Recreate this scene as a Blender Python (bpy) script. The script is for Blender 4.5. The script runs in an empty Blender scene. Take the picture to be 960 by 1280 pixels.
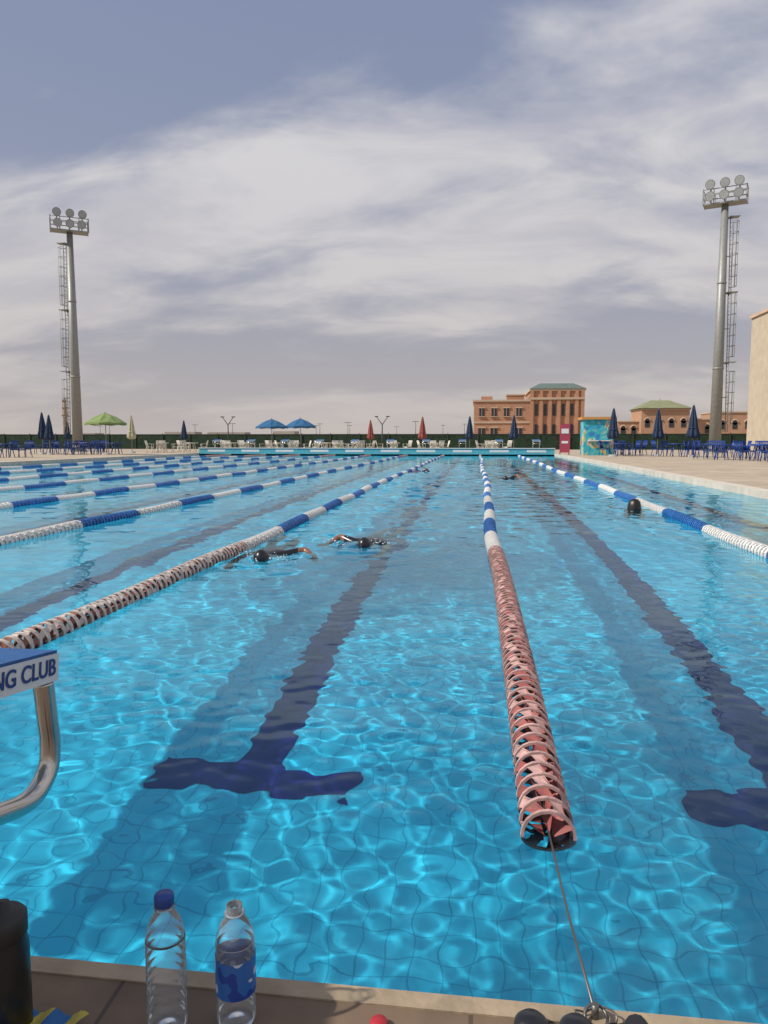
import bpy, math, random
import numpy as np
from mathutils import Vector, Matrix
random.seed(7); rng=np.random.RandomState(5)
scene=bpy.context.scene
scene.view_settings.view_transform='Standard'; scene.view_settings.look='None'; scene.view_settings.exposure=0; scene.view_settings.gamma=1
# ------------------------------------------------------------------ helpers
def mat(name,col,rough=.6,metal=0,var=.0,scale=5.,bump=0.,bscale=None,col2=None,spec=None):
    m=bpy.data.materials.new(name); m.use_nodes=True; nt=m.node_tree; N=nt.nodes; L=nt.links
    b=N['Principled BSDF']; b.inputs['Roughness'].default_value=rough; b.inputs['Metallic'].default_value=metal
    if spec is not None: b.inputs['Specular IOR Level'].default_value=spec
    c=list(col)+[1]; b.inputs['Base Color'].default_value=c
    if var>0 or col2:
        tc=N.new('ShaderNodeTexCoord'); n=N.new('ShaderNodeTexNoise'); n.inputs['Scale'].default_value=scale
        n.inputs['Detail'].default_value=6; L.new(tc.outputs['Object'],n.inputs['Vector'])
        r=N.new('ShaderNodeValToRGB'); L.new(n.outputs['Fac'],r.inputs['Fac'])
        r.color_ramp.elements[0].position=.3; r.color_ramp.elements[1].position=.7
        if col2: a,bb=c,list(col2)+[1]
        else: a=[x*(1-var) for x in col]+[1]; bb=[min(1,x*(1+var)) for x in col]+[1]
        r.color_ramp.elements[0].color=a; r.color_ramp.elements[1].color=bb
        L.new(r.outputs['Color'],b.inputs['Base Color'])
    if bump>0:
        tc=N.new('ShaderNodeTexCoord'); n=N.new('ShaderNodeTexNoise'); n.inputs['Scale'].default_value=bscale or scale*4
        n.inputs['Detail'].default_value=5; L.new(tc.outputs['Object'],n.inputs['Vector'])
        bp=N.new('ShaderNodeBump'); bp.inputs['Strength'].default_value=bump; bp.inputs['Distance'].default_value=.01
        L.new(n.outputs['Fac'],bp.inputs['Height']); L.new(bp.outputs['Normal'],b.inputs['Normal'])
    return m
def tilemat(name,c1,c2,mortar,w,h,ms=.004,rough=.5,offset=0.,var=.15,vscale=.8,axes='XY'):
    m=bpy.data.materials.new(name); m.use_nodes=True; nt=m.node_tree; N=nt.nodes; L=nt.links; b=N['Principled BSDF']
    b.inputs['Roughness'].default_value=rough
    tc=N.new('ShaderNodeTexCoord'); br=N.new('ShaderNodeTexBrick')
    vec=tc.outputs['Object']
    if axes!='XY':
        s=N.new('ShaderNodeSeparateXYZ'); cb=N.new('ShaderNodeCombineXYZ'); L.new(vec,s.inputs[0])
        L.new(s.outputs[axes[0]],cb.inputs[0]); L.new(s.outputs[axes[1]],cb.inputs[1]); vec=cb.outputs[0]
    L.new(vec,br.inputs['Vector'])
    br.offset=offset; br.inputs['Scale'].default_value=1; br.inputs['Brick Width'].default_value=w; br.inputs['Row Height'].default_value=h
    br.inputs['Mortar Size'].default_value=ms; br.inputs['Mortar Smooth'].default_value=.1
    br.inputs['Color1'].default_value=(*c1,1); br.inputs['Color2'].default_value=(*c2,1); br.inputs['Mortar'].default_value=(*mortar,1)
    n=N.new('ShaderNodeTexNoise'); n.inputs['Scale'].default_value=vscale; n.inputs['Detail'].default_value=6; L.new(tc.outputs['Object'],n.inputs['Vector'])
    mr=N.new('ShaderNodeMapRange'); mr.inputs[1].default_value=.3; mr.inputs[2].default_value=.7; mr.inputs[3].default_value=1-var; mr.inputs[4].default_value=1+var
    L.new(n.outputs['Fac'],mr.inputs[0])
    mx=N.new('ShaderNodeVectorMath'); mx.operation='SCALE'; L.new(br.outputs['Color'],mx.inputs[0]); L.new(mr.outputs[0],mx.inputs['Scale'])
    L.new(mx.outputs[0],b.inputs['Base Color'])
    return m
class MB:
    def __init__(s): s.v=[]; s.f=[]; s.m=[]; s.s=[]
    def quad(s,a,b,c,d,m=0,sm=False):
        i=len(s.v); s.v+= [tuple(a),tuple(b),tuple(c),tuple(d)]; s.f.append((i,i+1,i+2,i+3)); s.m.append(m); s.s.append(sm)
    def box(s,c,d,m=0,rz=0.,M=None):
        i=len(s.v); hx,hy,hz=d[0]/2,d[1]/2,d[2]/2; cr,sr=math.cos(rz),math.sin(rz)
        for z in(-hz,hz):
            for x,y in((-hx,-hy),(hx,-hy),(hx,hy),(-hx,hy)):
                p=Vector((x*cr-y*sr,x*sr+y*cr,z))
                if M: p=M@p
                s.v.append((c[0]+p.x,c[1]+p.y,c[2]+p.z))
        for q in((3,2,1,0),(4,5,6,7),(0,1,5,4),(1,2,6,5),(2,3,7,6),(3,0,4,7)):
            s.f.append(tuple(i+k for k in q)); s.m.append(m); s.s.append(False)
    def cyl(s,p0,p1,r0,r1=None,n=12,m=0,caps=True,sm=True):
        if r1 is None: r1=r0
        p0=Vector(p0);p1=Vector(p1); d=(p1-p0)
        if d.length<1e-9: return
        d.normalize(); up=Vector((0,0,1)) if abs(d.z)<.95 else Vector((1,0,0)); a=d.cross(up).normalized(); b=d.cross(a)
        i=len(s.v)
        for p,r in((p0,r0),(p1,r1)):
            for k in range(n):
                t=2*math.pi*k/n; q=p+a*(r*math.cos(t))+b*(r*math.sin(t)); s.v.append(tuple(q))
        for k in range(n):
            s.f.append((i+k,i+n+k,i+n+(k+1)%n,i+(k+1)%n)); s.m.append(m); s.s.append(sm)
        if caps:
            s.f.append(tuple(i+k for k in range(n))); s.m.append(m); s.s.append(False)
            s.f.append(tuple(i+n+k for k in reversed(range(n)))); s.m.append(m); s.s.append(False)
    def tube(s,pts,r,n=8,m=0):
        pts=[Vector(p) for p in pts]; rings=[]; prev=None
        rr=r if isinstance(r,(list,tuple)) else [r]*len(pts)
        for j,p in enumerate(pts):
            d=(pts[min(j+1,len(pts)-1)]-pts[max(j-1,0)]).normalized()
            if prev is None:
                up=Vector((0,0,1)) if abs(d.z)<.9 else Vector((1,0,0)); a=d.cross(up).normalized()
            else: a=(prev-d*prev.dot(d)).normalized()
            prev=a; b=d.cross(a); i=len(s.v); rings.append(i)
            for k in range(n):
                t=2*math.pi*k/n; s.v.append(tuple(p+a*(rr[j]*math.cos(t))+b*(rr[j]*math.sin(t))))
        for j in range(len(pts)-1):
            for k in range(n):
                s.f.append((rings[j]+k,rings[j+1]+k,rings[j+1]+(k+1)%n,rings[j]+(k+1)%n)); s.m.append(m); s.s.append(True)
        s.f.append(tuple(rings[0]+k for k in range(n))); s.m.append(m); s.s.append(True)
        s.f.append(tuple(rings[-1]+k for k in reversed(range(n)))); s.m.append(m); s.s.append(True)
    def lathe(s,prof,c=(0,0,0),n=20,m=0,flute=0.,nf=8,mats=None,sm=True):
        rings=[]
        for r,z in prof:
            i=len(s.v); rings.append(i)
            for k in range(n):
                t=2*math.pi*k/n; q=r*(1+flute*math.cos(nf*t)); s.v.append((c[0]+q*math.cos(t),c[1]+q*math.sin(t),c[2]+z))
        for j in range(len(prof)-1):
            for k in range(n):
                s.f.append((rings[j]+k,rings[j]+(k+1)%n,rings[j+1]+(k+1)%n,rings[j+1]+k)); s.m.append(mats[j] if mats else m); s.s.append(sm)
    def obj(s,name,mats,parent=None,loc=None,rz=0.):
        me=bpy.data.meshes.new(name); me.from_pydata(s.v,[],s.f); 
        for mm in mats: me.materials.append(mm)
        me.polygons.foreach_set('material_index',s.m); me.polygons.foreach_set('use_smooth',s.s); me.update()
        o=bpy.data.objects.new(name,me); scene.collection.objects.link(o)
        if parent: o.parent=parent
        if loc: o.location=loc
        o.rotation_euler[2]=rz
        return o
def inst(o,loc,rz=0.,sc=1.,name=None):
    n=bpy.data.objects.new(name or o.name.split('.')[0],o.data); scene.collection.objects.link(n); n.location=loc; n.rotation_euler[2]=rz; n.scale=(sc,)*3
    return n
def empty(name,loc=(0,0,0)):
    e=bpy.data.objects.new(name,None); e.location=loc; scene.collection.objects.link(e); return e
# ------------------------------------------------------------------ dimensions
XL,XR=-19.85,5.15; YN,YF=1.17,51.2; DEPTH=-1.3; DK=.12
ROPES=[2.7-2.5*k for k in range(9)]
LANES=[3.95-2.5*k for k in range(10)]
# ------------------------------------------------------------------ camera
cd=bpy.data.cameras.new('camera'); cam=bpy.data.objects.new('camera',cd); scene.collection.objects.link(cam)
cam.location=(0,0,1.06); cam.rotation_euler=(math.radians(90-5.56),0,math.radians(7.2)); cd.lens=26; cd.sensor_width=36; cd.clip_end=6000; cd.clip_start=.02
scene.camera=cam
# ------------------------------------------------------------------ world + sun
EL=math.radians(42); hx,hy=.93,.37
W=bpy.data.worlds.new('World'); scene.world=W; W.use_nodes=True; nt=W.node_tree; N=nt.nodes; L=nt.links
bg=N['Background']; bg.inputs['Strength'].default_value=.105
sky=N.new('ShaderNodeTexSky'); sky.sky_type='NISHITA'; sky.sun_disc=False; sky.sun_elevation=EL; sky.sun_rotation=math.atan2(-hx,-hy); sky.dust_density=3; sky.air_density=1.2
tc=N.new('ShaderNodeTexCoord'); sp=N.new('ShaderNodeSeparateXYZ'); L.new(tc.outputs['Generated'],sp.inputs[0])
def math_(op,a,b=None,c=None):
    n=N.new('ShaderNodeMath'); n.operation=op
    for i,x in enumerate((a,b,c)):
        if x is None: continue
        if isinstance(x,(int,float)): n.inputs[i].default_value=x
        else: L.new(x,n.inputs[i])
    return n.outputs[0]
def mrange(v,a,b,c=0.,d=1.):
    n=N.new('ShaderNodeMapRange'); n.interpolation_type='SMOOTHSTEP'
    for i,x in enumerate((a,b,c,d)): n.inputs[i+1].default_value=x
    L.new(v,n.inputs[0]); return n.outputs[0]
zc=math_('MAXIMUM',sp.outputs[2],0.); zz=math_('ADD',zc,.25)
cb=N.new('ShaderNodeCombineXYZ'); L.new(math_('DIVIDE',sp.outputs[0],zz),cb.inputs[0]); L.new(math_('DIVIDE',sp.outputs[1],zz),cb.inputs[1])
mp=N.new('ShaderNodeMapping'); mp.inputs['Rotation'].default_value=(0,0,math.radians(-28)); mp.inputs['Scale'].default_value=(.75,1.35,1); mp.inputs['Location'].default_value=(5.3,2.2,0)
L.new(cb.outputs[0],mp.inputs[0])
n1=N.new('ShaderNodeTexNoise'); n1.inputs['Scale'].default_value=1.0; n1.inputs['Detail'].default_value=10; n1.inputs['Roughness'].default_value=.54; n1.inputs['Distortion'].default_value=.3
L.new(mp.outputs[0],n1.inputs['Vector'])
n2=N.new('ShaderNodeTexNoise'); n2.inputs['Scale'].default_value=3.4; n2.inputs['Detail'].default_value=8; n2.inputs['Roughness'].default_value=.55; n2.inputs['Distortion'].default_value=.6
L.new(mp.outputs[0],n2.inputs['Vector'])
bank=math_('MULTIPLY',mrange(zc,.12,.30),math_('SUBTRACT',1.,mrange(math_('SUBTRACT',zc,math_('MULTIPLY',sp.outputs[0],.22)),.36,.50)))
nf=math_('ADD',n1.outputs['Fac'],math_('MULTIPLY',bank,.11))
nf=math_('ADD',nf,math_('MULTIPLY',math_('SUBTRACT',n2.outputs['Fac'],.5),.22))
cm=mrange(nf,.42,.62)
def mixc(f,a,b):
    n=N.new('ShaderNodeMix'); n.data_type='RGBA'
    for i,x in ((0,f),(6,a),(7,b)):
        if isinstance(x,(int,float)): n.inputs[i].default_value=x
        elif isinstance(x,tuple): n.inputs[i].default_value=(*x,1)
        else: L.new(x,n.inputs[i])
    return n.outputs[2]
base=mixc(.8,sky.outputs[0],(2.3,2.75,4.2))
lit=mixc(mrange(n2.outputs['Fac'],.35,.65),(5.0,5.05,5.7),(6.3,6.25,6.5))
col=mixc(cm,base,lit)
hz=math_('POWER',math_('SUBTRACT',1.,zc),5.)
col=mixc(math_('MULTIPLY',hz,.93),col,(5.1,4.55,4.2))
L.new(col,bg.inputs['Color'])
sd=bpy.data.lights.new('sun','SUN'); sd.energy=4.3; sd.angle=math.radians(1.2); sd.color=(1,.95,.87)
sun=bpy.data.objects.new('sun',sd); scene.collection.objects.link(sun)
dirv=Vector((hx*math.cos(EL),hy*math.cos(EL),-math.sin(EL))); sun.rotation_euler=dirv.to_track_quat('-Z','Y').to_euler()
sun.location=(-10,-5,20); sd.cycles.is_caustics_light=True
# ------------------------------------------------------------------ materials
M_tile=tilemat('pool_tile',(.04,.46,.65),(.055,.52,.71),(.025,.33,.50),.1,.1,.003,.35)
M_tilew=tilemat('pool_wall_tile',(.04,.46,.64),(.06,.52,.69),(.02,.28,.42),.1,.1,.003,.35,axes='XZ')
M_navy=mat('navy_tile',(.018,.010,.12),.4,var=.25,scale=8)
M_deck=tilemat('deck_tile',(.40,.32,.23),(.46,.37,.27),(.25,.2,.15),.3,.3,.004,.8)
M_deckn=tilemat('deck_stone_shaded',(.15,.10,.065),(.18,.125,.08),(.08,.055,.04),.6,.6,.004,.7,var=.3,vscale=6)  # near deck: shade lying over the stone is put into these darker browns
M_cop=mat('coping_stone',(.34,.26,.17),.6,var=.25,scale=12,bump=.3)
M_kerb=mat('pale_kerb_stone',(.58,.52,.43),.7,var=.15,scale=3)
M_sand=mat('sand',(.36,.29,.21),.95,var=.2,scale=.05)
M_white=mat('white_paint',(.75,.74,.72),.5,var=.06)
M_wplastic=mat('white_plastic',(.68,.64,.56),.45,var=.08)
M_bplastic=mat('blue_plastic',(.01,.05,.24),.4,var=.1)
M_fence=mat('green_hedge',(.012,.032,.014),.9,var=.5,scale=3,bump=.5)
M_steel=mat('chrome_steel',(.55,.52,.48),.2,1.)
M_galv=mat('galvanised_steel',(.27,.27,.25),.5,.3,var=.1)
M_dark=mat('dark_metal',(.06,.065,.07),.5,.4)
M_glass=mat('window_glass',(.03,.035,.045),.15)
# ------------------------------------------------------------------ ground with pool opening
def frame_sheet(name,x0,x1,y0,y1,z,m,hx0=XL,hx1=XR,hy0=YN,hy1=YF):
    b=MB(); 
    for (a,c,d,e) in((x0,x1,y0,hy0),(x0,x1,hy1,y1),(x0,hx0,hy0,hy1),(hx1,x1,hy0,hy1)):
        b.quad((a,d,z),(c,d,z),(c,e,z),(a,e,z))
    return b.obj(name,[m])
frame_sheet('ground',-2500,2500,-500,4500,DK-.008,M_sand,XL-.3,XR+.3,YN-.3,YF+.3)
frame_sheet('pool_deck',-45,40,-12,76,DK-.002,M_deck,XL-.3,XR+.3,YN-.5,YF+.3)
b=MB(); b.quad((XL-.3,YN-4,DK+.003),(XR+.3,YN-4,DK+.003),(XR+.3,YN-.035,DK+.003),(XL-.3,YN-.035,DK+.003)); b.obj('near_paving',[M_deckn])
b=MB()
b.box(((XL+XR)/2,YN-.017,DK-.02),(XR-XL,.036,.052),0)
for x,s in((XL,-1),(XR,1)): b.box((x+s*.147,(YN+YF)/2,DK-.06),(.3,YF-YN+.6,.15),1)
b.obj('pool_coping',[M_cop,M_kerb])
b=MB()
b.box(((XL+XR)/2,YF+.2,.22),(XR-XL,.4,.5),0); b.box(((XL+XR)/2,YF+.2,.49),(XR-XL+.1,.5,.04),1)
for i,l in enumerate(LANES): b.box((l,YF-.003,.3),(1.3,.012,.16),1)
b.obj('pool_end_wall',[mat('turquoise_wall',(.10,.42,.50),.5,var=.1),M_white])
# basin
b=MB()
b.quad((XL,YN,DEPTH),(XR,YN,DEPTH),(XR,YF,DEPTH),(XL,YF,DEPTH),0)
T=DK-.045
b.quad((XL,YN,DEPTH),(XL,YN,T),(XR,YN,T),(XR,YN,DEPTH),1); b.quad((XL,YF,DEPTH),(XR,YF,DEPTH),(XR,YF,T),(XL,YF,T),1)
b.quad((XL,YN,DEPTH),(XL,YF,DEPTH),(XL,YF,T),(XL,YN,T),0); b.quad((XR,YN,DEPTH),(XR,YN,T),(XR,YF,T),(XR,YF,DEPTH),0)
basin=b.obj('pool_basin',[M_tile,M_tilew]); basin.cycles.is_caustics_receiver=True
for l in LANES:
    b=MB(); z=DEPTH+.004; y0=YN+2.03; y1=YF-2.
    def q(x0,x1,ya,yb): b.quad((x0,ya,z),(x1,ya,z),(x1,yb,z),(x0,yb,z))
    q(l-.48,l+.48,y0,y0+.24); q(l-.115,l+.115,y0+.24,y1-.24); q(l-.48,l+.48,y1-.24,y1)
    o=b.obj('lane_marking',[M_navy]); o.cycles.is_caustics_receiver=True
# ------------------------------------------------------------------ water
def axis(a,b,f):
    out=[a]; 
    while out[-1]<b: out.append(out[-1]+f(out[-1]))
    out[-1]=b
    if out[-1]-out[-2]<.3*f(b): out.pop(-2)
    return np.array(out)
xs=axis(XL,XR,lambda x:.018+max(0,-2.6-x)*.013+max(0,x-2.6)*.013)
ys=axis(YN,YF,lambda y:.017 if y<4.25 else y*.004)
X,Y=np.meshgrid(xs,ys); dX=np.gradient(xs)[None,:]; dY=np.gradient(ys)[:,None]; S=np.maximum(dX,dY)
Xw=X+.03*np.sin(Y*1.7+1)+.03*np.sin(X*2.3+Y*.9); Yw=Y+.03*np.sin(X*2.1+2)+.03*np.sin(Y*1.3-X*1.1)
Z=np.zeros_like(X)
lane3=np.exp(-((X+1.4)/1.3)**2)*np.clip((Y-5.3)/1.5,0,1)*np.clip((34-Y)/12.,0,1)
amp=1+2.6*lane3+.35*np.sin(X*.75+1.3)*np.sin(Y*.5+.5)
for i in range(96):
    lam=.055*(.8/.055)**rng.rand(); th=rng.rand()*2*math.pi; ph=rng.rand()*6.28
    s=.0068 if lam<.14 else (.0044 if lam<.26 else .0026)
    A=s*lam/6.2832; k=6.2832/lam
    fade=np.clip((lam/S-2.5)/2.5,0,1)
    if lam>.2: fade=fade*(1+2.6*np.clip((Y-6)/12,0,1))
    Z+=A*np.sin(k*(Xw*math.cos(th)+Yw*math.sin(th))+ph)*fade
Z*=amp
for cx,cy,a in((-1.95,6.5,.014),(-1.2,7.4,.016),(2.48,11.9,.008),(-2.1,25,.02),(.75,20.5,.02)):
    R=np.hypot(X-cx,(Y-cy)*.8); Z+=a*np.exp(-R/.6)*np.sin(R*6.2832/.32)*np.clip((.32/S-2.5)/2.5,0,1)
nx,ny=len(xs),len(ys)
vv=np.stack([X,Y,Z],-1).reshape(-1,3)
idx=np.arange(nx*ny).reshape(ny,nx); F=np.stack([idx[:-1,:-1],idx[:-1,1:],idx[1:,1:],idx[1:,:-1]],-1).reshape(-1,4)
me=bpy.data.meshes.new('water'); me.vertices.add(len(vv)); me.vertices.foreach_set('co',vv.ravel())
me.loops.add(F.size); me.loops.foreach_set('vertex_index',F.ravel().astype(np.int32)); me.polygons.add(len(F))
me.polygons.foreach_set('loop_start',np.arange(0,F.size,4,dtype=np.int32)); me.polygons.foreach_set('loop_total',np.full(len(F),4,dtype=np.int32)); me.update(calc_edges=True)
me.polygons.foreach_set('use_smooth',np.ones(len(F),bool))
m=bpy.data.materials.new('pool_water'); m.use_nodes=True; N2=m.node_tree.nodes; L2=m.node_tree.links
N2.remove(N2['Principled BSDF']); g=N2.new('ShaderNodeBsdfGlass'); g.inputs['IOR'].default_value=1.33; g.inputs['Roughness'].default_value=0.; g.inputs['Color'].default_value=(.76,.98,1,1)
L2.new(g.outputs[0],N2['Material Output'].inputs[0]); me.materials.append(m)
water=bpy.data.objects.new('water',me); scene.collection.objects.link(water); water.cycles.is_caustics_caster=True
print('water verts',len(vv))
# ------------------------------------------------------------------ lane ropes
M_red=mat('faded_red_plastic',(.28,.075,.065),.6,var=.45,scale=14); M_pink=mat('sun_bleached_pink',(.47,.28,.25),.6,var=.35,scale=20)
M_rw=mat('lane_white',(.70,.68,.64),.5,var=.1,scale=10); M_rb=mat('lane_blue',(.015,.12,.38),.45,var=.3,scale=10); M_cable=mat('steel_cable',(.18,.17,.16),.4,.8)
M_brown=mat('dirty_red_brown_plastic',(.26,.10,.075),.7,var=.3,scale=20); M_dwhite=mat('weathered_white',(.58,.49,.43),.6,var=.2,scale=25)
def unit(b,cx,cy,cz,rot,mr_,mv,wd=1.,rw=.011):
    R=.074; n=20
    P=lambda r,t,y:(cx+r*math.cos(t),cy+y,cz+r*math.sin(t))
    i=len(b.v)
    for (y,r) in((-.03,R),(-.03+rw,R),(-.03+rw,R-.008),(-.03,R-.008)):
        for k in range(n):
            t=2*math.pi*k/n; b.v.append((cx+r*math.cos(t),cy+y,cz+r*math.sin(t)))
    for j in range(4):
        for k in range(n):
            b.f.append((i+j*n+k,i+j*n+(k+1)%n,i+((j+1)%4)*n+(k+1)%n,i+((j+1)%4)*n+k)); b.m.append(mr_); b.s.append(False)
    nv=6
    for v in range(nv):
        t0=rot+2*math.pi*v/nv; t1=t0+.62; ta=t0+.31
        b.quad(P(.014,t0,-.036),P(R*.97,t0,-.03),P(R*.86,ta,.0),P(.014,ta,0),mv)
        b.quad(P(.014,ta,0),P(R*.86,ta,.0),P(R*.95,t1,.034),P(.014,t1,.036),mv)
        w=.5*wd
        b.quad(P(R*.98,t0-.08,-.03),P(R*.98,t0-.08+w,-.03),P(R*.84,ta-.02+w*.85,.004),P(R*.84,ta-.02,.004),mr_ if v%2 else mv)
        b.quad(P(R*.84,ta-.02,.004),P(R*.84,ta-.02+w*.85,.004),P(R*.97,t1-.05+w*.8,.038),P(R*.97,t1-.05,.038),mr_ if v%2==0 else mv)
def runit(b,cx,cy,cz,m_):
    n=10; i=len(b.v); pr=((.03,-.05),(.072,-.035),(.074,0),(.072,.02),(.03,.035))
    for r,y in pr:
        for k in range(n):
            t=2*math.pi*k/n; b.v.append((cx+r*math.cos(t),cy+y,cz+r*math.sin(t)))
    for j in range(4):
        for k in range(n): b.f.append((i+j*n+k,i+j*n+(k+1)%n,i+(j+1)*n+(k+1)%n,i+(j+1)*n+k)); b.m.append(m_); b.s.append(False)
for ri,rx in enumerate(ROPES):
    b=MB(); y=1.95; k=0; seg=[1.2,1.25,1.3,1.5,1.3,1.6,1.4,1.5,1.3][ri]; redend=6.9 if ri!=0 else 5.2
    ph=rng.rand()*6; cx0=lambda yy:rx+(.035*math.sin(yy*.32+ph)+.012*math.sin(yy*1.1+ph))*min(1,(yy-1.9)/4)
    while y<YF-.7:
        cx=cx0(y); cz=.012+.008*math.sin(y*2+ri); wd=1.35; rw=.013; stp=.074
        if y<redend:
            mr_,mv=(1,0)
            if ri>=2: mr_,mv=(6,5); rw=.024
        else:
            s=int((y-redend)/seg)%2; wd=2.3; rw=.03; stp=.078
            if y>YF-5.5: mr_=mv=1
            elif s==0: mr_,mv=2,2
            else: mr_,mv=3,3
            if ri==0: mr_,mv=(3,3) if (int((y-5.)/2.)%2==0) else (2,2)
        if y<(13 if ri<4 else 9): unit(b,cx,y,cz,rng.rand()*6 if y<7 else k*.6,mr_,mv,wd,rw); y+=stp
        else: runit(b,cx,y,cz,mr_); y+=.098
        k+=1
    pts=[(rx,YN+.0,DK+.012),(rx,1.5,.07),(rx,1.93,.02)]+[(cx0(t),t,.015) for t in np.arange(3,50,2)]+[(rx,YF,.1)]
    b.tube(pts,.0028,6,4)
    b.tube([(rx+.018*math.cos(t),YN-.03+.018*math.sin(t),DK+.014+.01*math.sin(t)) for t in np.linspace(0,6.28,14)],.003,6,4)
    o=b.obj('lane_rope',[M_red,M_pink,M_rw,M_rb,M_cable,M_brown,M_dwhite])
# ------------------------------------------------------------------ starting blocks
M_blocktop=mat('block_blue_top',(.02,.10,.28),.7,var=.2,scale=30,bump=.4,bscale=300); M_blockw=mat('block_white',(.62,.63,.64),.45,var=.06)
b=MB(); tilt=math.radians(-8)
R=Matrix.Rotation(tilt,3,'X')
def PT(x,y,z):
    p=R@Vector((0,y,z)); return (x,p.y,p.z)
def sbox(x0,x1,y0,y1,z0,z1,m_):
    i=len(b.v)
    for z in(z0,z1):
        for x,y in((x0,y0),(x1,y0),(x1,y1),(x0,y1)): b.v.append(PT(x,y,z))
    for q_ in((3,2,1,0),(4,5,6,7),(0,1,5,4),(1,2,6,5),(2,3,7,6),(3,0,4,7)): b.f.append(tuple(i+k for k in q_)); b.m.append(m_); b.s.append(False)
sbox(-.25,.25,-.6,0,-.06,-.006,1); sbox(-.247,.247,-.597,-.003,-.006,.0,0)
for sx in(-.225,.225):
    pts=[(sx,-.02,-.06),(sx,-.012,-.14),(sx,-.004,-.19),(sx,-.012,-.245),(sx,-.06,-.275),(sx,-.11,-.275),(sx,-.18,-.255),(sx,-.30,-.225),(sx,-.37,-.24),(sx,-.40,-.30),(sx,-.405,-.5)]
    P=[Vector(p) for p in pts]
    for _ in range(2):
        Q=[P[0]]
        for a,c in zip(P[:-1],P[1:]): Q+=[a.lerp(c,.25),a.lerp(c,.75)]
        P=Q+[P[-1]]
    b.tube(P,.02,14,2); b.cyl((sx,-.405,-.52),(sx,-.405,-.508),.05,.05,16,2)
    b.tube([(sx,-.52,-.04),(sx,-.53,-.3),(sx,-.53,-.51)],.02,12,2); b.cyl((sx,-.53,-.52),(sx,-.53,-.508),.05,.05,16,2)
b.tube([(-.225,-.53,-.2),(.225,-.53,-.2)],.015,10,2)
blockmesh=None
def block(lx,y,rz):
    e=empty('starting_block',(lx,y,.64)); e.rotation_euler[2]=rz
    global blockmesh
    if blockmesh is None:
        o=b.obj('frame_and_platform',[M_blocktop,M_blockw,M_steel],e); blockmesh=o.data
    else:
        o=bpy.data.objects.new('frame_and_platform',blockmesh); scene.collection.objects.link(o); o.parent=e
    return e
M_letter=mat('lettering_navy',(.015,.04,.2),.5)
for l in LANES:
    e=block(l-.03,1.36,0)
    if abs(l+1.05)<.1 or abs(l-1.45)<.1:
        t=bpy.data.curves.new('lettering','FONT'); t.body='SWIMMING CLUB'; t.size=.046; t.align_x='RIGHT'; t.extrude=.0006; t.offset=.0006
        to=bpy.data.objects.new('lettering',t); scene.collection.objects.link(to); t.materials.append(M_letter); to.parent=e
        c8,s8=math.cos(tilt),math.sin(tilt)
        p=PT(.2515,-.012,-.046)
        to.matrix_local=Matrix(((0,0,1,p[0]),(c8,-s8,0,p[1]),(s8,c8,0,p[2]),(0,0,0,1)))
for l in LANES:
    e=block(l,YF-.15,math.pi); e.location.z=1.02
# ------------------------------------------------------------------ furniture
def chair():
    b=MB(); b.box((0,0,.43),(.46,.44,.025)); 
    for sx in(-1,1):
        b.cyl((sx*.20,-.19,.43),(sx*.24,-.24,0),.024,.017,8); b.cyl((sx*.20,.19,.43),(sx*.23,.27,0),.024,.017,8)
        b.cyl((sx*.24,-.2,.43),(sx*.25,-.2,.64),.018,.016,8); b.box((sx*.25,-.01,.65),(.055,.42,.02))
        b.cyl((sx*.21,.2,.43),(sx*.2,.31,.86),.02,.018,8)
    for i in range(5): b.cyl((-.14+.07*i,.205,.44),(-.13+.065*i,.305,.85),.02,.02,6)
    b.box((0,.315,.87),(.44,.03,.07)); b.box((0,-.215,.40),(.4,.02,.05))
    return b
wc=chair().obj('plastic_chair',[M_wplastic]); bc=chair().obj('plastic_chair',[M_bplastic])
def table():
    b=MB(); b.lathe([(0,.74),(.45,.74),(.46,.72),(.45,.69),(0,.70)],n=24)
    for a in range(4):
        t=a*math.pi/2+.78; b.cyl((.2*math.cos(t),.2*math.sin(t),.7),(.36*math.cos(t),.36*math.sin(t),0),.03,.02,8)
    return b
wt=table().obj('plastic_table',[M_wplastic]); bt=table().obj('plastic_table',[M_bplastic])
def group(x,y,ch,tb,n=4,r=.85):
    inst(tb,(x,y,DK),0)
    for k in range(n):
        t=random.random()*.5+k*2*math.pi/n; rr=r+random.random()*.25
        inst(ch,(x+rr*math.cos(t),y+rr*math.sin(t),DK),t-math.pi/2+random.uniform(-.4,.4))
wc.location=(-12,54.5,DK); bc.location=(-25,47,DK); wt.location=(-11.2,55,DK); bt.location=(-24.2,47.5,DK)
for x,y in((-23.6,53.5),(-21.5,54),(-18.3,54),(-16.8,53.2),(-14.8,54.4),(-13.4,53.3),(-10.2,53.8),(-8.9,54.8),(-6.2,55),(-3.2,54.5),(1.2,55)): group(x,y,wc,wt,random.choice((3,4)))
for x,y in((-26.2,45.5),(-24.9,46.5),(-25.4,37.5),(-28.6,47),(-33,60),(11.2,44),(12.6,42.5),(11.8,38),(12.6,35),(13.6,37),(9.2,48),(14.6,41),(8.4,46)): group(x,y,bc,bt,random.choice((3,4)))
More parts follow.
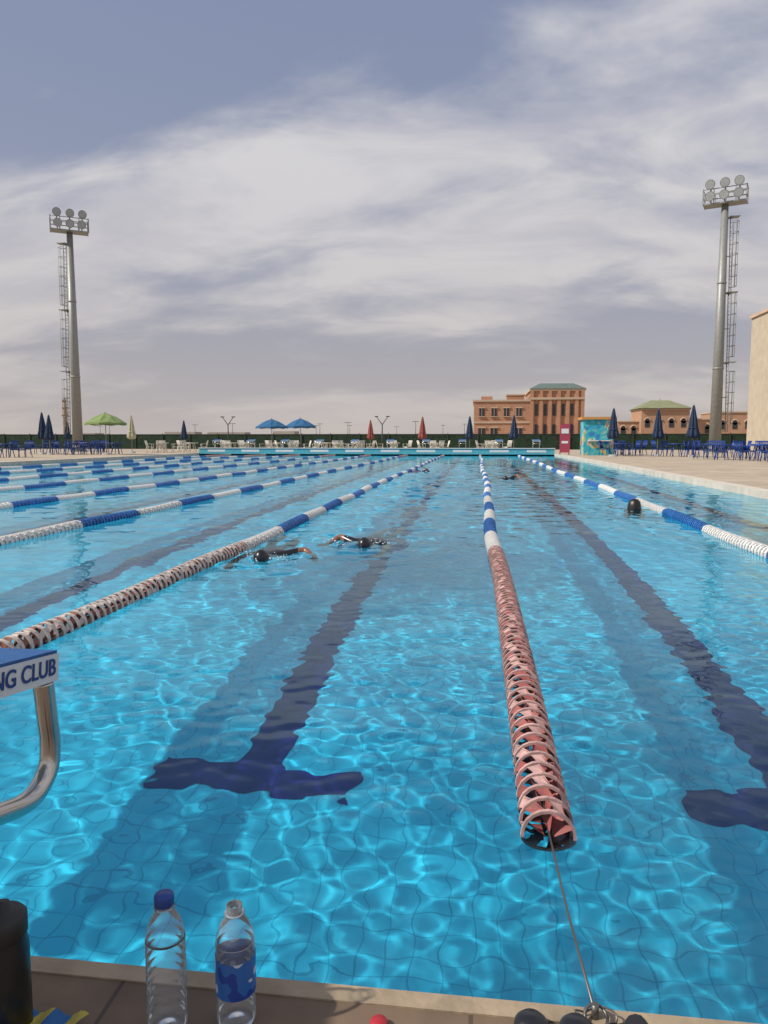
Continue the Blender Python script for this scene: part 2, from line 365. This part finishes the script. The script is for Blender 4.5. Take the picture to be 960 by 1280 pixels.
def closed_umb(mc):
    b=MB(); b.cyl((0,0,0),(0,0,2.8),.025,.02,8,1); b.lathe([(0,.12),(.2,.1),(.26,0)],n=16,m=2)
    b.lathe([(.16,1.0),(.26,1.06),(.30,1.22),(.23,1.5),(.21,1.62),(.17,2.0),(.10,2.4),(.05,2.7),(0,2.78)],n=48,m=0,flute=.2,nf=7)
    b.lathe([(0,1.12),(.16,1.0)],n=24,m=0)
    b.cyl((0,0,1.52),(0,0,1.57),.26,.25,12,3); 
    return b.obj('closed_patio_umbrella',[mc,M_galv,mat('concrete_base',(.35,.34,.32),.9),mc])
def open_umb(mc,R=1.35):
    b=MB(); b.cyl((0,0,0),(0,0,2.72),.028,.022,8,1); b.lathe([(0,.12),(.22,.1),(.28,0)],n=16,m=2)
    n=8; apex=(0,0,2.7)
    rim=[(R*math.cos(k*math.pi/4+.2),R*math.sin(k*math.pi/4+.2),2.02) for k in range(n)]
    for k in range(n):
        p,q_=Vector(rim[k]),Vector(rim[(k+1)%n]); mid=(p+q_)/2*1.0; mid.z=2.07
        cpt=Vector((mid.x*.5,mid.y*.5,2.40)); pm=Vector((p.x*.5,p.y*.5,2.44)); qm=Vector((q_.x*.5,q_.y*.5,2.44))
        b.quad(p,mid,cpt,pm); b.quad(mid,q_,qm,cpt)
        i=len(b.v); b.v+=[tuple(pm),tuple(cpt),tuple(qm),apex]; b.f+=[(i,i+1,i+3),(i+1,i+2,i+3)]; b.m+=[0,0]; b.s+=[False,False]
        dz=Vector((0,0,-.14)); b.quad(p,p+dz,mid+dz,mid); b.quad(mid,mid+dz,q_+dz,q_)
        b.cyl(p,(0,0,2.68),.01,.01,5,1); b.cyl((0,0,1.9),(p.x*.5,p.y*.5,2.42),.008,.008,5,1)
    b.cyl((0,0,2.68),(0,0,2.8),.03,.01,8,1)
    return b.obj('open_patio_umbrella',[mc,M_galv,mat('concrete_base',(.35,.34,.32),.9)])
M_cn=mat('navy_canvas',(.014,.032,.075),.85,var=.2); M_cb=mat('blue_canvas',(.02,.11,.24),.8,var=.1); M_cg=mat('green_canvas',(.20,.27,.09),.8,var=.1); M_cr=mat('red_canvas',(.28,.075,.06),.85,var=.15); M_cbe=mat('beige_canvas',(.45,.42,.28),.85,var=.1)
u=closed_umb(M_cn); u.location=(7.7,44,DK)
for x,y,s in((10.4,45,1),(11.8,43,1.04),(-.63,57.5,1),(2.6,55,1),(-27,66,1),(-28.6,46,1),(-27.5,45,.93),(-38.5,66,1)): inst(u,(x,y,DK),random.random()*3,s)
u=closed_umb(M_cr); u.location=(-9.7,67,DK); inst(u,(-4.3,58,DK),.3)
u=closed_umb(M_cbe); u.location=(-25.3,52,DK)
u=open_umb(M_cg); u.location=(-23.9,45.5,DK)
u=open_umb(M_cb); u.location=(-17.1,60.5,DK); inst(u,(-15,62,DK),.4,1.03)
# ------------------------------------------------------------------ fence
b=MB(); FY=75
b.box((-30,FY,DK+.75),(150,.25,1.5),0)
for x in np.arange(-105,46,3): b.box((x,FY-.16,DK+.8),(.08,.08,1.65),1)
b.box((-30,FY,DK+1.53),(150,.32,.05),1)
b.obj('green_fence',[M_fence,M_dark])
# ------------------------------------------------------------------ floodlight masts
M_lens=mat('lamp_glass',(.36,.37,.37),.25,var=.1)
def mast(name,x,y,aim,side):
    b=MB(); H=17.5
    b.cyl((0,0,0),(0,0,H),.42,.23,20,0); b.cyl((0,0,0),(0,0,.08),.75,.75,20,0); b.cyl((0,0,.08),(0,0,.5),.5,.45,12,0)
    for z in(6,12): b.cyl((0,0,z),(0,0,z+.12),.42-.19*z/H+.03,.42-.19*z/H+.03,20,0)
    for z0,z1,off in((1.5,6.5,.85),(6.3,11.4,.75),(11.2,16.6,.68)):
        for dy in(-.22,.22): b.cyl((side*(off-.1),dy,z0),(side*(off-.22),dy,z1),.03,.03,6,0)
        z=z0+.2
        while z<z1:
            b.cyl((side*(off-.12-.1*(z-z0)/5),-.22,z),(side*(off-.12-.1*(z-z0)/5),.22,z),.018,.018,5,0); z+=.3
        z=z0+.6
        while z<z1:
            c0=side*(off-.14); pts=[(c0,-.24,z),(c0+side*.2,-.3,z),(c0+side*.4,-.18,z),(c0+side*.4,.18,z),(c0+side*.2,.3,z),(c0,.24,z)]
            b.tube(pts,.022,5,0); z+=.75
        for dx,dy in((.2,-.3),(.4,-.18),(.4,.18),(.2,.3)):
            c0=side*(off-.14); b.cyl((c0+side*dx,dy,z0+.6),(c0+side*dx,dy,z-.75),.018,.018,5,0)
        for zz_ in(z0+.1,(z0+z1)/2,z1-.1): b.cyl((0,0,zz_),(side*(off-.15),0,zz_),.035,.035,6,0)
        b.box((side*(off-.05),0,z1-.0),(.7,.6,.05),0)
    e=empty(name,(x,y,DK)); b.obj('pole_and_ladder',[M_galv],e)
    h=MB(); w=2.8; d=1.1
    h.box((0,0,H),(w,d,.08),0)
    for sx in(-1,1):
        for sy in(-1,1): h.box((sx*w/2,sy*d/2,H+.5),(.07,.07,1.1),0)
        for z in(.5,1.0): h.cyl((sx*w/2,-d/2,H+z),(sx*w/2,d/2,H+z),.03,.03,6,0)
    for sy in(-1,1):
        for z in(.3,.6,1.0): h.cyl((-w/2,sy*d/2,H+z),(w/2,sy*d/2,H+z),.03,.03,6,0)
        for k in range(1,4): h.box((-w/2+k*w/4,sy*d/2,H+.5),(.05,.05,1.0),0)
    for row,(z,xs_) in enumerate(((H+.5,(-.9,0,.9)),(H+1.3,(-.92,.02,.94)))):
        for px in xs_:
                c=Vector((px,-d/2-.1,z)); dv=Vector((random.uniform(-.2,.2),-.9,-.32)).normalized()
                h.cyl(c-dv*.25,c+dv*.12,.14,.30,18,1); h.cyl(c+dv*.12,c+dv*.17,.33,.33,18,0); h.cyl(c+dv*.171,c+dv*.175,.28,.28,18,2)
                h.box((px,-d/2+.1,z-.3),(.08,.3,.5),0)
    ho=h.obj('floodlight_head',[M_galv,M_dark,M_lens],e); ho.rotation_euler[2]=aim
    return e
mast('floodlight_mast',-32.6,57.4,math.radians(32),-1); mast('floodlight_mast',17.1,56.6,math.radians(-22),1)
# ------------------------------------------------------------------ Y lamps and distant lamps
def ylamp():
    b=MB(); b.cyl((0,0,0),(0,0,2.4),.07,.05,8); 
    for s in(-1,1): b.cyl((0,0,2.3),(s*.5,0,3.0),.04,.03,6); b.box((s*.52,0,3.03),(.3,.16,.08))
    b.cyl((0,0,0),(0,0,.3),.13,.1,8)
    return b.obj('street_lamp',[M_dark])
yl=ylamp(); yl.location=(-22.6,65.5,DK); inst(yl,(-8.5,66,DK),0)
def dl():
    b=MB(); b.cyl((0,0,0),(0,0,7),.12,.07,6)
    b.box((0,0,7),(1.8,.2,.12)); b.box((-.9,0,6.95),(.5,.3,.12)); b.box((.9,0,6.95),(.5,.3,.12)); return b.obj('tall_street_lamp',[M_dark])
d0=dl(); d0.location=(-110,280,0)
for x,y in((-66,300),(-58,270),(-52,300),(-44,250),(-88,260),(-20,240),(-36,330),(-135,260),(-14,300),(-160,300),(-5,280)): inst(d0,(x,y,0),random.random())
# ------------------------------------------------------------------ buildings
M_brick=tilemat('tan_brick',(.43,.22,.13),(.47,.25,.15),(.33,.19,.12),.6,.3,.02,.9,offset=.5,axes='XZ',vscale=.2)
M_stone=mat('beige_render',(.50,.37,.27),.9,var=.08,scale=.7); M_roof=mat('green_roof',(.11,.15,.13),.7,var=.15,scale=1); M_roof2=mat('olive_roof',(.22,.23,.12),.7,var=.15,scale=1)
def window(b,x,z,w,h,y,mg,mf):
    b.box((x,y-.02,z),(w,.1,h),mg); b.box((x,y-.06,z+h/2+.1),(w+.3,.2,.18),mf); b.box((x,y-.08,z-h/2-.06),(w+.3,.25,.1),mf)
    b.box((x,y-.09,z),(.06,.05,h),mf)
b=MB(); Y0=105
b.box((3.3,Y0+7,3.2),(7.8,14,6.4),0); b.box((10.8,Y0+6,3.9),(7.2,12,7.8),0)
b.box((3.3,Y0+7,6.5),(8.1,14.3,.25),1); b.box((10.8,Y0+6,7.95),(7.6,12.4,.3),1)
b.box((1.2,Y0+3,6.9),(1.6,2,.6),0); b.box((5.2,Y0+3,6.95),(2.4,3,.7),0); b.box((5.2,Y0+3,7.38),(2.6,3.2,.16),1)
for x in(.5,2.2,3.9,5.6): window(b,x,4.9,.7,1.1,Y0,2,1)
for x in(.5,2.2,5.6): window(b,x,2,.9,1.4,Y0,2,1)
b.box((3.3,Y0-.05,3.5),(7.8,.12,.25),1)
for x in(7.35,8.6,9.8,11.0,12.2,13.4,14.2): b.box((x,Y0-.12,3.9),(.45,.25,7.75),0)
for x in(8.0,9.2,10.4,11.6,12.8): b.box((x,Y0-.02,5.2),(.4,.1,1.6),2); b.box((x,Y0-.02,2.4),(.4,.1,1.6),2)
b.box((10.8,Y0-.16,6.75),(7.3,.36,.3),1)
z0,z1=8.1,9.0; a=(7.0,Y0-.3); c=(14.6,Y0+12.3); ia=(8.6,Y0+2.5); ic=(13.2,Y0+9.5)
lo=[(a[0],a[1],z0),(c[0],a[1],z0),(c[0],c[1],z0),(a[0],c[1],z0)]; hi=[(ia[0],ia[1],z1),(ic[0],ia[1],z1),(ic[0],ic[1],z1),(ia[0],ic[1],z1)]
for k in range(4): b.quad(lo[k],lo[(k+1)%4],hi[(k+1)%4],hi[k],3)
b.quad(*hi,3)
b.obj('brick_building',[M_brick,M_stone,M_glass,M_roof])
b=MB(); Y0=150
M_b2=mat('sandstone_render',(.41,.24,.15),.9,var=.1,scale=.4)
def archw(b,x,z,w,h,y):
    b.box((x,y-.02,z),(w,.1,h),2); b.cyl((x,y-.07,z+h/2),(x,y+.03,z+h/2),w/2,w/2,16,2)
    pts=[(x+(w/2+.12)*math.cos(t),y-.08,z+h/2+(w/2+.12)*math.sin(t)) for t in np.linspace(0,math.pi,9)]; b.tube(pts,.13,5,1)
for x0,x1,h,dy in((27.5,31.5,4.6,2),(31.5,40.5,6.9,0),(40.5,45.5,5.0,1.5),(45.5,52.5,6.3,.5)):
    b.box(((x0+x1)/2,Y0+5+dy,h/2),(x1-x0-.01,10,h),0); b.box(((x0+x1)/2,Y0+5+dy,h+.12),(x1-x0+.3,10.4,.25),1)
    n=max(1,int((x1-x0)/2))
    for k in range(n): archw(b,x0+(k+.5)*(x1-x0)/n,h*.6,.9,1.2,Y0+dy); b.box((x0+(k+.5)*(x1-x0)/n,Y0+dy-.02,.9),(.9,.1,1.2),2)
lo=[(31,Y0-.6,7.2),(41,Y0-.6,7.2),(41,Y0+10.6,7.2),(31,Y0+10.6,7.2)]; hi=[(34.0,Y0+4,8.9),(37.5,Y0+4,8.9),(37.5,Y0+6,8.9),(34.0,Y0+6,8.9)]
for k in range(4): b.quad(lo[k],lo[(k+1)%4],hi[(k+1)%4],hi[k],3)
b.quad(*hi,3); b.cyl((36,Y0+5,8.9),(36,Y0+5,9.7),.08,.03,6,1)
b.obj('arcaded_villa',[M_b2,M_stone,M_glass,M_roof2])
b=MB(); TX=1.8
b.box((25.3+TX,63.5,5.6),(8.6,7,11.2),0); b.box((25.3+TX,63.5,11.35),(8.9,7.3,.25),1); b.box((25.3+TX,59.9,4.2),(8.7,.12,.2),1)
for z in(2,6,9): 
    for x in(22.3,24.6,26.6): window(b,x+TX,z,.8,1.4,60,2,1)
for k in range(5): b.cyl((21.2+TX+k*.5,60.3,11.5),(21.2+TX+k*.5,60.3,12.2),.03,.03,6,3)
b.cyl((21.2+TX,60.3,12.2),(23.4+TX,60.3,12.2),.03,.03,6,3)
b.obj('stone_tower_building',[mat('tower_stone',(.46,.39,.29),.9,var=.1,scale=1.5),M_stone,M_glass,M_dark])
b=MB()
for k in range(70):
    x=random.uniform(-700,500); y=random.uniform(500,800); h=random.uniform(3,8); b.box((x,y,h/2),(random.uniform(10,40),15,h),0)
b.obj('distant_buildings',[mat('hazy_building',(.36,.32,.29),1,var=.1,scale=.02)])
b=MB(); b.cyl((0,0,0),(0,0,9),.5,.35,10,0); b.cyl((0,0,6),(0,0,6.4),.7,.7,10,0); b.cyl((0,0,9),(0,0,9.8),.5,.1,10,0); b.cyl((0,0,7.6),(0,0,7.9),.6,.6,10,0)
b.obj('small_minaret',[mat('minaret_stone',(.34,.24,.17),.9)],loc=(-85,145,0))
# mural kiosk and sign
m=bpy.data.materials.new('painted_mural'); m.use_nodes=True; N3=m.node_tree.nodes; L3=m.node_tree.links; bb=N3['Principled BSDF']; bb.inputs['Roughness'].default_value=.6
t_=N3.new('ShaderNodeTexCoord'); n_=N3.new('ShaderNodeTexNoise'); n_.inputs['Scale'].default_value=1.6; n_.inputs['Detail'].default_value=2; n_.inputs['Distortion'].default_value=1.2
r_=N3.new('ShaderNodeValToRGB'); r_.color_ramp.interpolation='CONSTANT'; cr=r_.color_ramp
for p,c in((.0,(.03,.2,.5)),(.38,(.04,.40,.45)),(.5,(.1,.45,.5)),(.56,(.6,.45,.08)),(.6,(.55,.55,.5)),(.66,(.5,.12,.04))):
    if p==0: cr.elements[0].color=(*c,1)
    else: e_=cr.elements.new(p); e_.color=(*c,1)
cr.elements.remove(cr.elements[-1]) if cr.elements[-1].position>.99 else None
L3.new(t_.outputs['Object'],n_.inputs[0]); L3.new(n_.outputs[0],r_.inputs[0]); L3.new(r_.outputs[0],bb.inputs[0])
b=MB(); b.box((7.4,48,DK+1.1),(1.8,1.6,2.2),0); b.box((7.4,48,DK+2.28),(2.1,1.9,.16),1); b.box((7.4,47.17,DK+1.35),(1.1,.06,.8),2); b.box((7.4,47.1,DK+.9),(1.3,.25,.06),3)
b.obj('painted_kiosk',[m,mat('kiosk_orange',(.55,.27,.07),.6),m,M_white])
b=MB(); b.box((5.45,48,DK+1.05),(.62,.06,1.8),0); b.box((5.45,47.965,DK+1.5),(.45,.02,.3),1); b.box((5.45,47.965,DK+.8),(.4,.02,.15),1)
for s in(-.28,.28): b.box((5.45+s,48.05,DK+.5),(.05,.05,1.0),2)
b.obj('notice_sign',[mat('sign_red',(.40,.05,.09),.5),M_white,M_dark])
# ------------------------------------------------------------------ bottles & poolside things
def plastic(name,col,op=.10):
    m=bpy.data.materials.new(name); m.use_nodes=True; N=m.node_tree.nodes; L=m.node_tree.links; N.remove(N['Principled BSDF'])
    tr=N.new('ShaderNodeBsdfTransparent'); tr.inputs[0].default_value=(*col,1); gl=N.new('ShaderNodeBsdfGlossy'); gl.inputs['Roughness'].default_value=.08
    df=N.new('ShaderNodeBsdfDiffuse'); df.inputs[0].default_value=(.8,.86,.92,1)
    lw=N.new('ShaderNodeLayerWeight'); lw.inputs[0].default_value=.18
    mx=N.new('ShaderNodeMixShader'); L.new(lw.outputs['Fresnel'],mx.inputs[0]); L.new(tr.outputs[0],mx.inputs[1]); L.new(gl.outputs[0],mx.inputs[2])
    m2=N.new('ShaderNodeMixShader'); m2.inputs[0].default_value=op; L.new(mx.outputs[0],m2.inputs[1]); L.new(df.outputs[0],m2.inputs[2]); L.new(m2.outputs[0],N['Material Output'].inputs[0]); return m
M_pet=plastic('clear_plastic',(.97,.985,.99)); M_cap=mat('cap_blue',(.01,.05,.25),.4)
def label_mat():
    m=bpy.data.materials.new('bottle_label'); m.use_nodes=True; N=m.node_tree.nodes; L=m.node_tree.links; b=N['Principled BSDF']; b.inputs['Roughness'].default_value=.35
    t=N.new('ShaderNodeTexCoord'); w=N.new('ShaderNodeTexNoise'); w.inputs['Scale'].default_value=28; w.inputs['Detail'].default_value=1; r=N.new('ShaderNodeValToRGB'); r.color_ramp.interpolation='CONSTANT'
    r.color_ramp.elements[0].color=(.01,.05,.3,1); r.color_ramp.elements[1].position=.62; r.color_ramp.elements[1].color=(.5,.55,.65,1)
    e=r.color_ramp.elements.new(.45); e.color=(.02,.13,.42,1); L.new(t.outputs['Object'],w.inputs[0]); L.new(w.outputs[0],r.inputs[0]); L.new(r.outputs[0],b.inputs['Base Color']); return m
def bottle(loc,H,cap,label,yaw=0):
    e=empty('water_bottle',loc); b=MB(); R=.031
    p=[(0,.006),(.012,.004),(.026,0),(R,.008)]
    z=.014
    while z<H*.66: p+=[(R,z),(R,z+.009),(R-.0011,z+.0115),(R-.0011,z+.0135)]; z+=.016
    p+=[(R,H*.68),(R-.002,H*.74),(.023,H*.82),(.015,H*.88),(.0125,H*.9),(.0125,H*.975),(.0105,H*.975),(.0105,H*.92)]
    b.lathe(p,n=40); b.lathe([(.0125,H*.905),(.0165,H*.907),(.0165,H*.915),(.0125,H*.918)],n=24)
    b.obj('bottle_body',[M_pet],e)
    if cap:
        c=MB(); c.lathe([(.0148,H*.925),(.0155,H*.93),(.0155,H*.99),(.0145,H),(0,H)],n=40,flute=.012,nf=20); c.obj('cap',[M_cap],e)
    if label:
        c=MB(); c.lathe([(R+.0012,H*.28),(R+.0012,H*.58)],n=36); c.obj('label',[label_mat()],e)
    return e
bottle((-.482,1.049,DK+.003),.225,True,False); bottle((-.3765,1.075,DK+.003),.205,False,True)
b=MB(); b.lathe([(0,0),(.034,0),(.037,.004),(.037,.15),(.034,.165),(.034,.17),(.036,.172),(.036,.2),(.03,.207),(.014,.21),(.012,.222),(0,.224)],n=32,mats=[0]*5+[1]*6)
b.obj('thermos_flask',[mat('black_steel',(.012,.012,.013),.35),mat('black_lid',(.02,.02,.02),.55)],loc=(-.725,1.0,DK+.003))
b=MB()
for s in(-1,1):
    c=(.13+s*.035,1.105,DK+.022)
    b.lathe([(.0,.014),(.018,.012),(.026,.004),(.028,-.006),(.024,-.018),(.02,-.019)],c=c,n=20,m=0)
b.tube([(.118,1.105,DK+.02),(.13,1.10,DK+.026),(.142,1.105,DK+.02)],.004,6,0)
b.tube([(.19,1.10,DK+.02),(.22,1.125,DK+.012),(.25,1.135,DK+.01),(.285,1.12,DK+.01),(.29,1.08,DK+.01),(.25,1.05,DK+.01),(.16,1.045,DK+.01),(.09,1.06,DK+.012),(.07,1.10,DK+.02)],.0045,6,0)
b.obj('swim_goggles',[mat('black_rubber',(.012,.013,.015),.3)])
b=MB(); b.tube([(.262,1.06,DK+.02),(.262,1.095,DK+.022),(.258,1.125,DK+.02),(.255,1.14,DK+.016)],[.022,.023,.018,.008],12); b.obj('black_case',[mat('black_fabric',(.012,.012,.015),.6)])
b=MB(); b.tube([(.2+.03*math.cos(t)*(1+.2*math.sin(3*t)),1.135+.02*math.sin(t),DK+.012+.012*abs(math.sin(t*1.5))) for t in np.linspace(0,12.4,60)],.0016,5); b.cyl((.2,1.15,DK),(.2,1.15,DK+.03),.006,.006,8); b.obj('cable_hook',[M_cable])
b=MB(); b.lathe([(0,.012),(.013,.012),(.0145,.009),(.0145,0)],c=(-.146,1.09,DK+.003),n=24); b.obj('red_bottle_cap',[mat('red_plastic',(.4,.02,.03),.4)])
b=MB(); nx_,ny_=24,16
P=[[(-.78+.17*i/nx_, .88+.16*j/ny_, DK+.015+.02*math.exp(-((j/ny_-.6)/.3)**2)+.006*math.sin(i*.9+j*.4)) for i in range(nx_+1)] for j in range(ny_+1)]
for j in range(ny_):
    for i in range(nx_): b.quad(P[j][i],P[j][i+1],P[j+1][i+1],P[j+1][i],(i//4)%2,True)
b.obj('folded_towel',[mat('towel_blue',(.03,.15,.4),.95,bump=.6,bscale=400),mat('towel_yellow',(.55,.45,.08),.95,bump=.6,bscale=400)])
# ------------------------------------------------------------------ swimmers
def bodymat(skin,suit,cond):
    m=bpy.data.materials.new('skin_and_swimsuit'); m.use_nodes=True; N=m.node_tree.nodes; L=m.node_tree.links; b=N['Principled BSDF']; b.inputs['Roughness'].default_value=.25
    t=N.new('ShaderNodeTexCoord'); s=N.new('ShaderNodeSeparateXYZ'); L.new(t.outputs['Object'],s.inputs[0])
    def mm(op,a,v):
        n=N.new('ShaderNodeMath'); n.operation=op
        if isinstance(a,(int,float)): n.inputs[0].default_value=a
        else: L.new(a,n.inputs[0])
        if isinstance(v,(int,float)): n.inputs[1].default_value=v
        else: L.new(v,n.inputs[1])
        return n.outputs[0]
    ax,lo,hi=cond
    f=mm('MULTIPLY',mm('GREATER_THAN',s.outputs[ax],lo),mm('LESS_THAN',s.outputs[ax],hi)); ab=N.new('ShaderNodeMath'); ab.operation='ABSOLUTE'; L.new(s.outputs[0],ab.inputs[0])
    f=mm('MULTIPLY',f,mm('LESS_THAN',ab.outputs[0],.29))
    x=N.new('ShaderNodeMix'); x.data_type='RGBA'; L.new(f,x.inputs[0]); x.inputs[6].default_value=(*skin,1); x.inputs[7].default_value=(*suit,1); L.new(x.outputs[2],b.inputs['Base Color']); return m
def skinbody(verts,edges,radii,m,parent,root=0):
    me=bpy.data.meshes.new('body'); me.from_pydata(verts,edges,[]); me.materials.append(m)
    o=bpy.data.objects.new('body',me); scene.collection.objects.link(o); o.parent=parent
    s=o.modifiers.new('skin','SKIN'); s.use_smooth_shade=True
    for i,r in enumerate(radii):
        v=me.skin_vertices[0].data[i]; v.radius=(r,r) if not isinstance(r,tuple) else r; v.use_root=(i==root)
    ss=o.modifiers.new('sub','SUBSURF'); ss.levels=2; ss.render_levels=2; o.cycles.is_caustics_receiver=True
    return o
def hand(b,w,d,side,m):
    w=Vector(w); d=Vector(d).normalized(); up=Vector((0,0,1)); s=d.cross(up).normalized()
    b.tube([w,w+d*.03,w+d*.07,w+d*.095],[.026,.036,.04,.034],10,m)
    for k,l in enumerate((.065,.078,.072,.055)):
        o=s*(.024-.016*k)*side; st=w+d*.085+o; b.tube([st,st+d*l*.5+o*.1,st+d*l-up*.012+o*.15],[.010,.009,.007],6,m)
    st=w+d*.03+s*.03*side; b.tube([st,st+d*.03+s*.03*side,st+d*.06+s*.04*side],[.012,.011,.008],6,m)
def headmesh(b,c,fwd,up,mskin,mhair,mgog,goggles=True,hair_long=False):
    c=Vector(c); f=Vector(fwd).normalized(); u_=Vector(up).normalized(); r=f.cross(u_).normalized(); u_=r.cross(f)
    n=20; nl=14; i=len(b.v)
    for j in range(nl+1):
        ph=-math.pi/2+math.pi*j/nl
        for k in range(n):
            t=2*math.pi*k/n; z=math.sin(ph); x=math.cos(ph)*math.cos(t); y=math.cos(ph)*math.sin(t)
            jaw=1-.28*max(0,-z)*(1 if y<0 else 1)
            px=x*.076*jaw; py=y*.096*(jaw if y>0 else 1-.35*max(0,-z)); pz=z*.118
            if y>.8 and abs(x)<.3 and -.25<z<.15: py+=.016*(.2-z)
            b.v.append(tuple(c+r*px+f*py+u_*pz))
    for j in range(nl):
        for k in range(n):
            ph=-math.pi/2+math.pi*(j+.5)/nl; t=2*math.pi*(k+.5)/n; z=math.sin(ph); y=math.cos(ph)*math.sin(t)
            hair=z>.45 or (y<.15 and z>-.45)
            b.f.append((i+j*n+k,i+j*n+(k+1)%n,i+(j+1)*n+(k+1)%n,i+(j+1)*n+k)); b.m.append(mhair if hair else mskin); b.s.append(True)
    for s in(-1,1):
        e=c+r*s*.032+f*.088+u_*.005
        b.cyl(e-f*.012,e+f*.008,.022,.017,10,mgog if goggles else mskin)
        b.tube([c+r*s*.078-u_*.025,c+r*s*.086-f*.008,c+r*s*.08+u_*.02],[.008,.012,.007],6,mskin)
    b.tube([c+r*-.022+f*.085-u_*.06,c+f*.092-u_*.062,c+r*.022+f*.085-u_*.06],.006,6,mskin)
    if goggles:
        b.tube([c+r*(.084*math.cos(t))+f*(.098*math.sin(t))+u_*.01 for t in np.linspace(-math.pi*1.25,math.pi*.25,24)],.004,5,mgog)
M_skin=mat('skin',(.24,.11,.07),.3); M_gog=mat('goggle_black',(.01,.01,.012),.2)
def crawler(loc,rz,suit,cap,mirror=1,arm=.08,wr=-.02):
    e=empty('swimmer',loc); e.rotation_euler[2]=rz; k=mirror
    V=[(0,.82,-.14),(0,.62,-.08),(0,.42,-.04),(0,.26,-.03),(0,.14,-.03),(0,.06,-.02),
       (.17*k,.25,-.04),(.25*k,-.02,-.06),(.22*k,-.27,-.10),(-.17*k,.27,.0),(-.36*k,.34,arm),(-.46*k,.12,wr),
       (.09,.88,-.17),(.11,1.28,-.21),(.10,1.68,-.18),(.1,1.8,-.17),(-.09,.88,-.17),(-.1,1.28,-.15),(-.1,1.68,-.22),(-.1,1.8,-.24)]
    E=[(0,1),(1,2),(2,3),(3,4),(4,5),(3,6),(6,7),(7,8),(3,9),(9,10),(10,11),(0,12),(12,13),(13,14),(14,15),(0,16),(16,17),(17,18),(18,19)]
    R=[(.15,.11),(.13,.1),(.16,.11),(.15,.11),.07,.055,.065,.045,.03,.065,.046,.03,.085,.058,.036,.03,.085,.058,.036,.03]
    skinbody(V,E,R,bodymat((.24,.11,.07),suit,(1,.08,1.0)),e)
    b=MB(); headmesh(b,(0,-.03,.005),(0,-.75,-.45),(0,-.5,.85),0,1,2); hand(b,V[8],(0,-1,-.1),k,0); hand(b,V[11],(-.1*k,-.9,-.4),-k,0)
    b.obj('head_and_hands',[M_skin,cap,M_gog],e)
    return e
M_capk=mat('cap_black',(.012,.012,.015),.3); M_capb=mat('cap_navy',(.02,.04,.12),.3)
crawler((-1.93,6.45,-.035),math.radians(6),(.01,.01,.013),M_capk,-1,.05,-.05)
crawler((-1.12,7.35,-.03),math.radians(-4),(.01,.01,.013),M_capk,1,.06,-.05)
crawler((-2.05,25,-.02),math.pi,(.02,.03,.1),M_capb,1,.12); crawler((.75,20.3,-.02),0.1,(.01,.01,.013),M_capk,-1,.12)
b=MB()
for cx,cy in((-1.75,6.35),(-1.45,7.35),(-2.1,6.55),(-1.0,7.5)):
    for k in range(26):
        r=abs(random.gauss(0,.16)); t=random.random()*6.28; s=random.uniform(.003,.008); z=abs(random.gauss(0,.03))
        b.lathe([(0,-s),(s*.8,-s*.6),(s,0),(s*.8,s*.6),(0,s)],c=(cx+r*math.cos(t),cy+r*math.sin(t),z),n=8)
b.obj('water_splash',[mat('splash_water',(.75,.85,.9),.1)])
# standing swimmer with head above water
e=empty('swimmer',(2.42,11.8,-.04)); e.rotation_euler[2]=math.radians(160)
V=[(0,0,-.75),(0,.0,-.55),(0,.02,-.36),(0,.02,-.2),(0,.0,-.1),(0,-.01,-.02),(.18,.0,-.02),(.34,-.12,-.05),(.45,-.33,-.06),(-.18,0,-.02),(-.34,-.1,-.05),(-.42,-.32,-.08),(.09,0,-.85),(.12,-.1,-1.05),(.1,.08,-1.22),(-.09,0,-.85),(-.12,-.1,-1.05),(-.1,.08,-1.22)]
E=[(0,1),(1,2),(2,3),(3,4),(4,5),(3,6),(6,7),(7,8),(3,9),(9,10),(10,11),(0,12),(12,13),(13,14),(0,15),(15,16),(16,17)]
R=[(.14,.1),(.12,.09),(.15,.1),(.13,.09),.065,.055,.085,.055,.03,.085,.055,.03,.085,.055,.035,.085,.055,.035]
skinbody(V,E,R,bodymat((.22,.11,.07),(.01,.01,.015),(2,-.95,.07)),e)
b=MB(); headmesh(b,(0,-.02,.07),(0,-1,-.1),(0,0,1),0,1,2,False)
b.lathe([(.0,.2),(.05,.19),(.085,.15),(.1,.09),(.105,.03),(.11,-.03)],c=(0,.02,0),n=20,m=1,flute=.04,nf=7)
hand(b,V[8],(0,-1,.1),1,0); hand(b,V[11],(0,-1,.1),-1,0)
b.obj('head_and_hands',[M_skin,mat('black_hair',(.012,.01,.009),.4),M_gog],e)
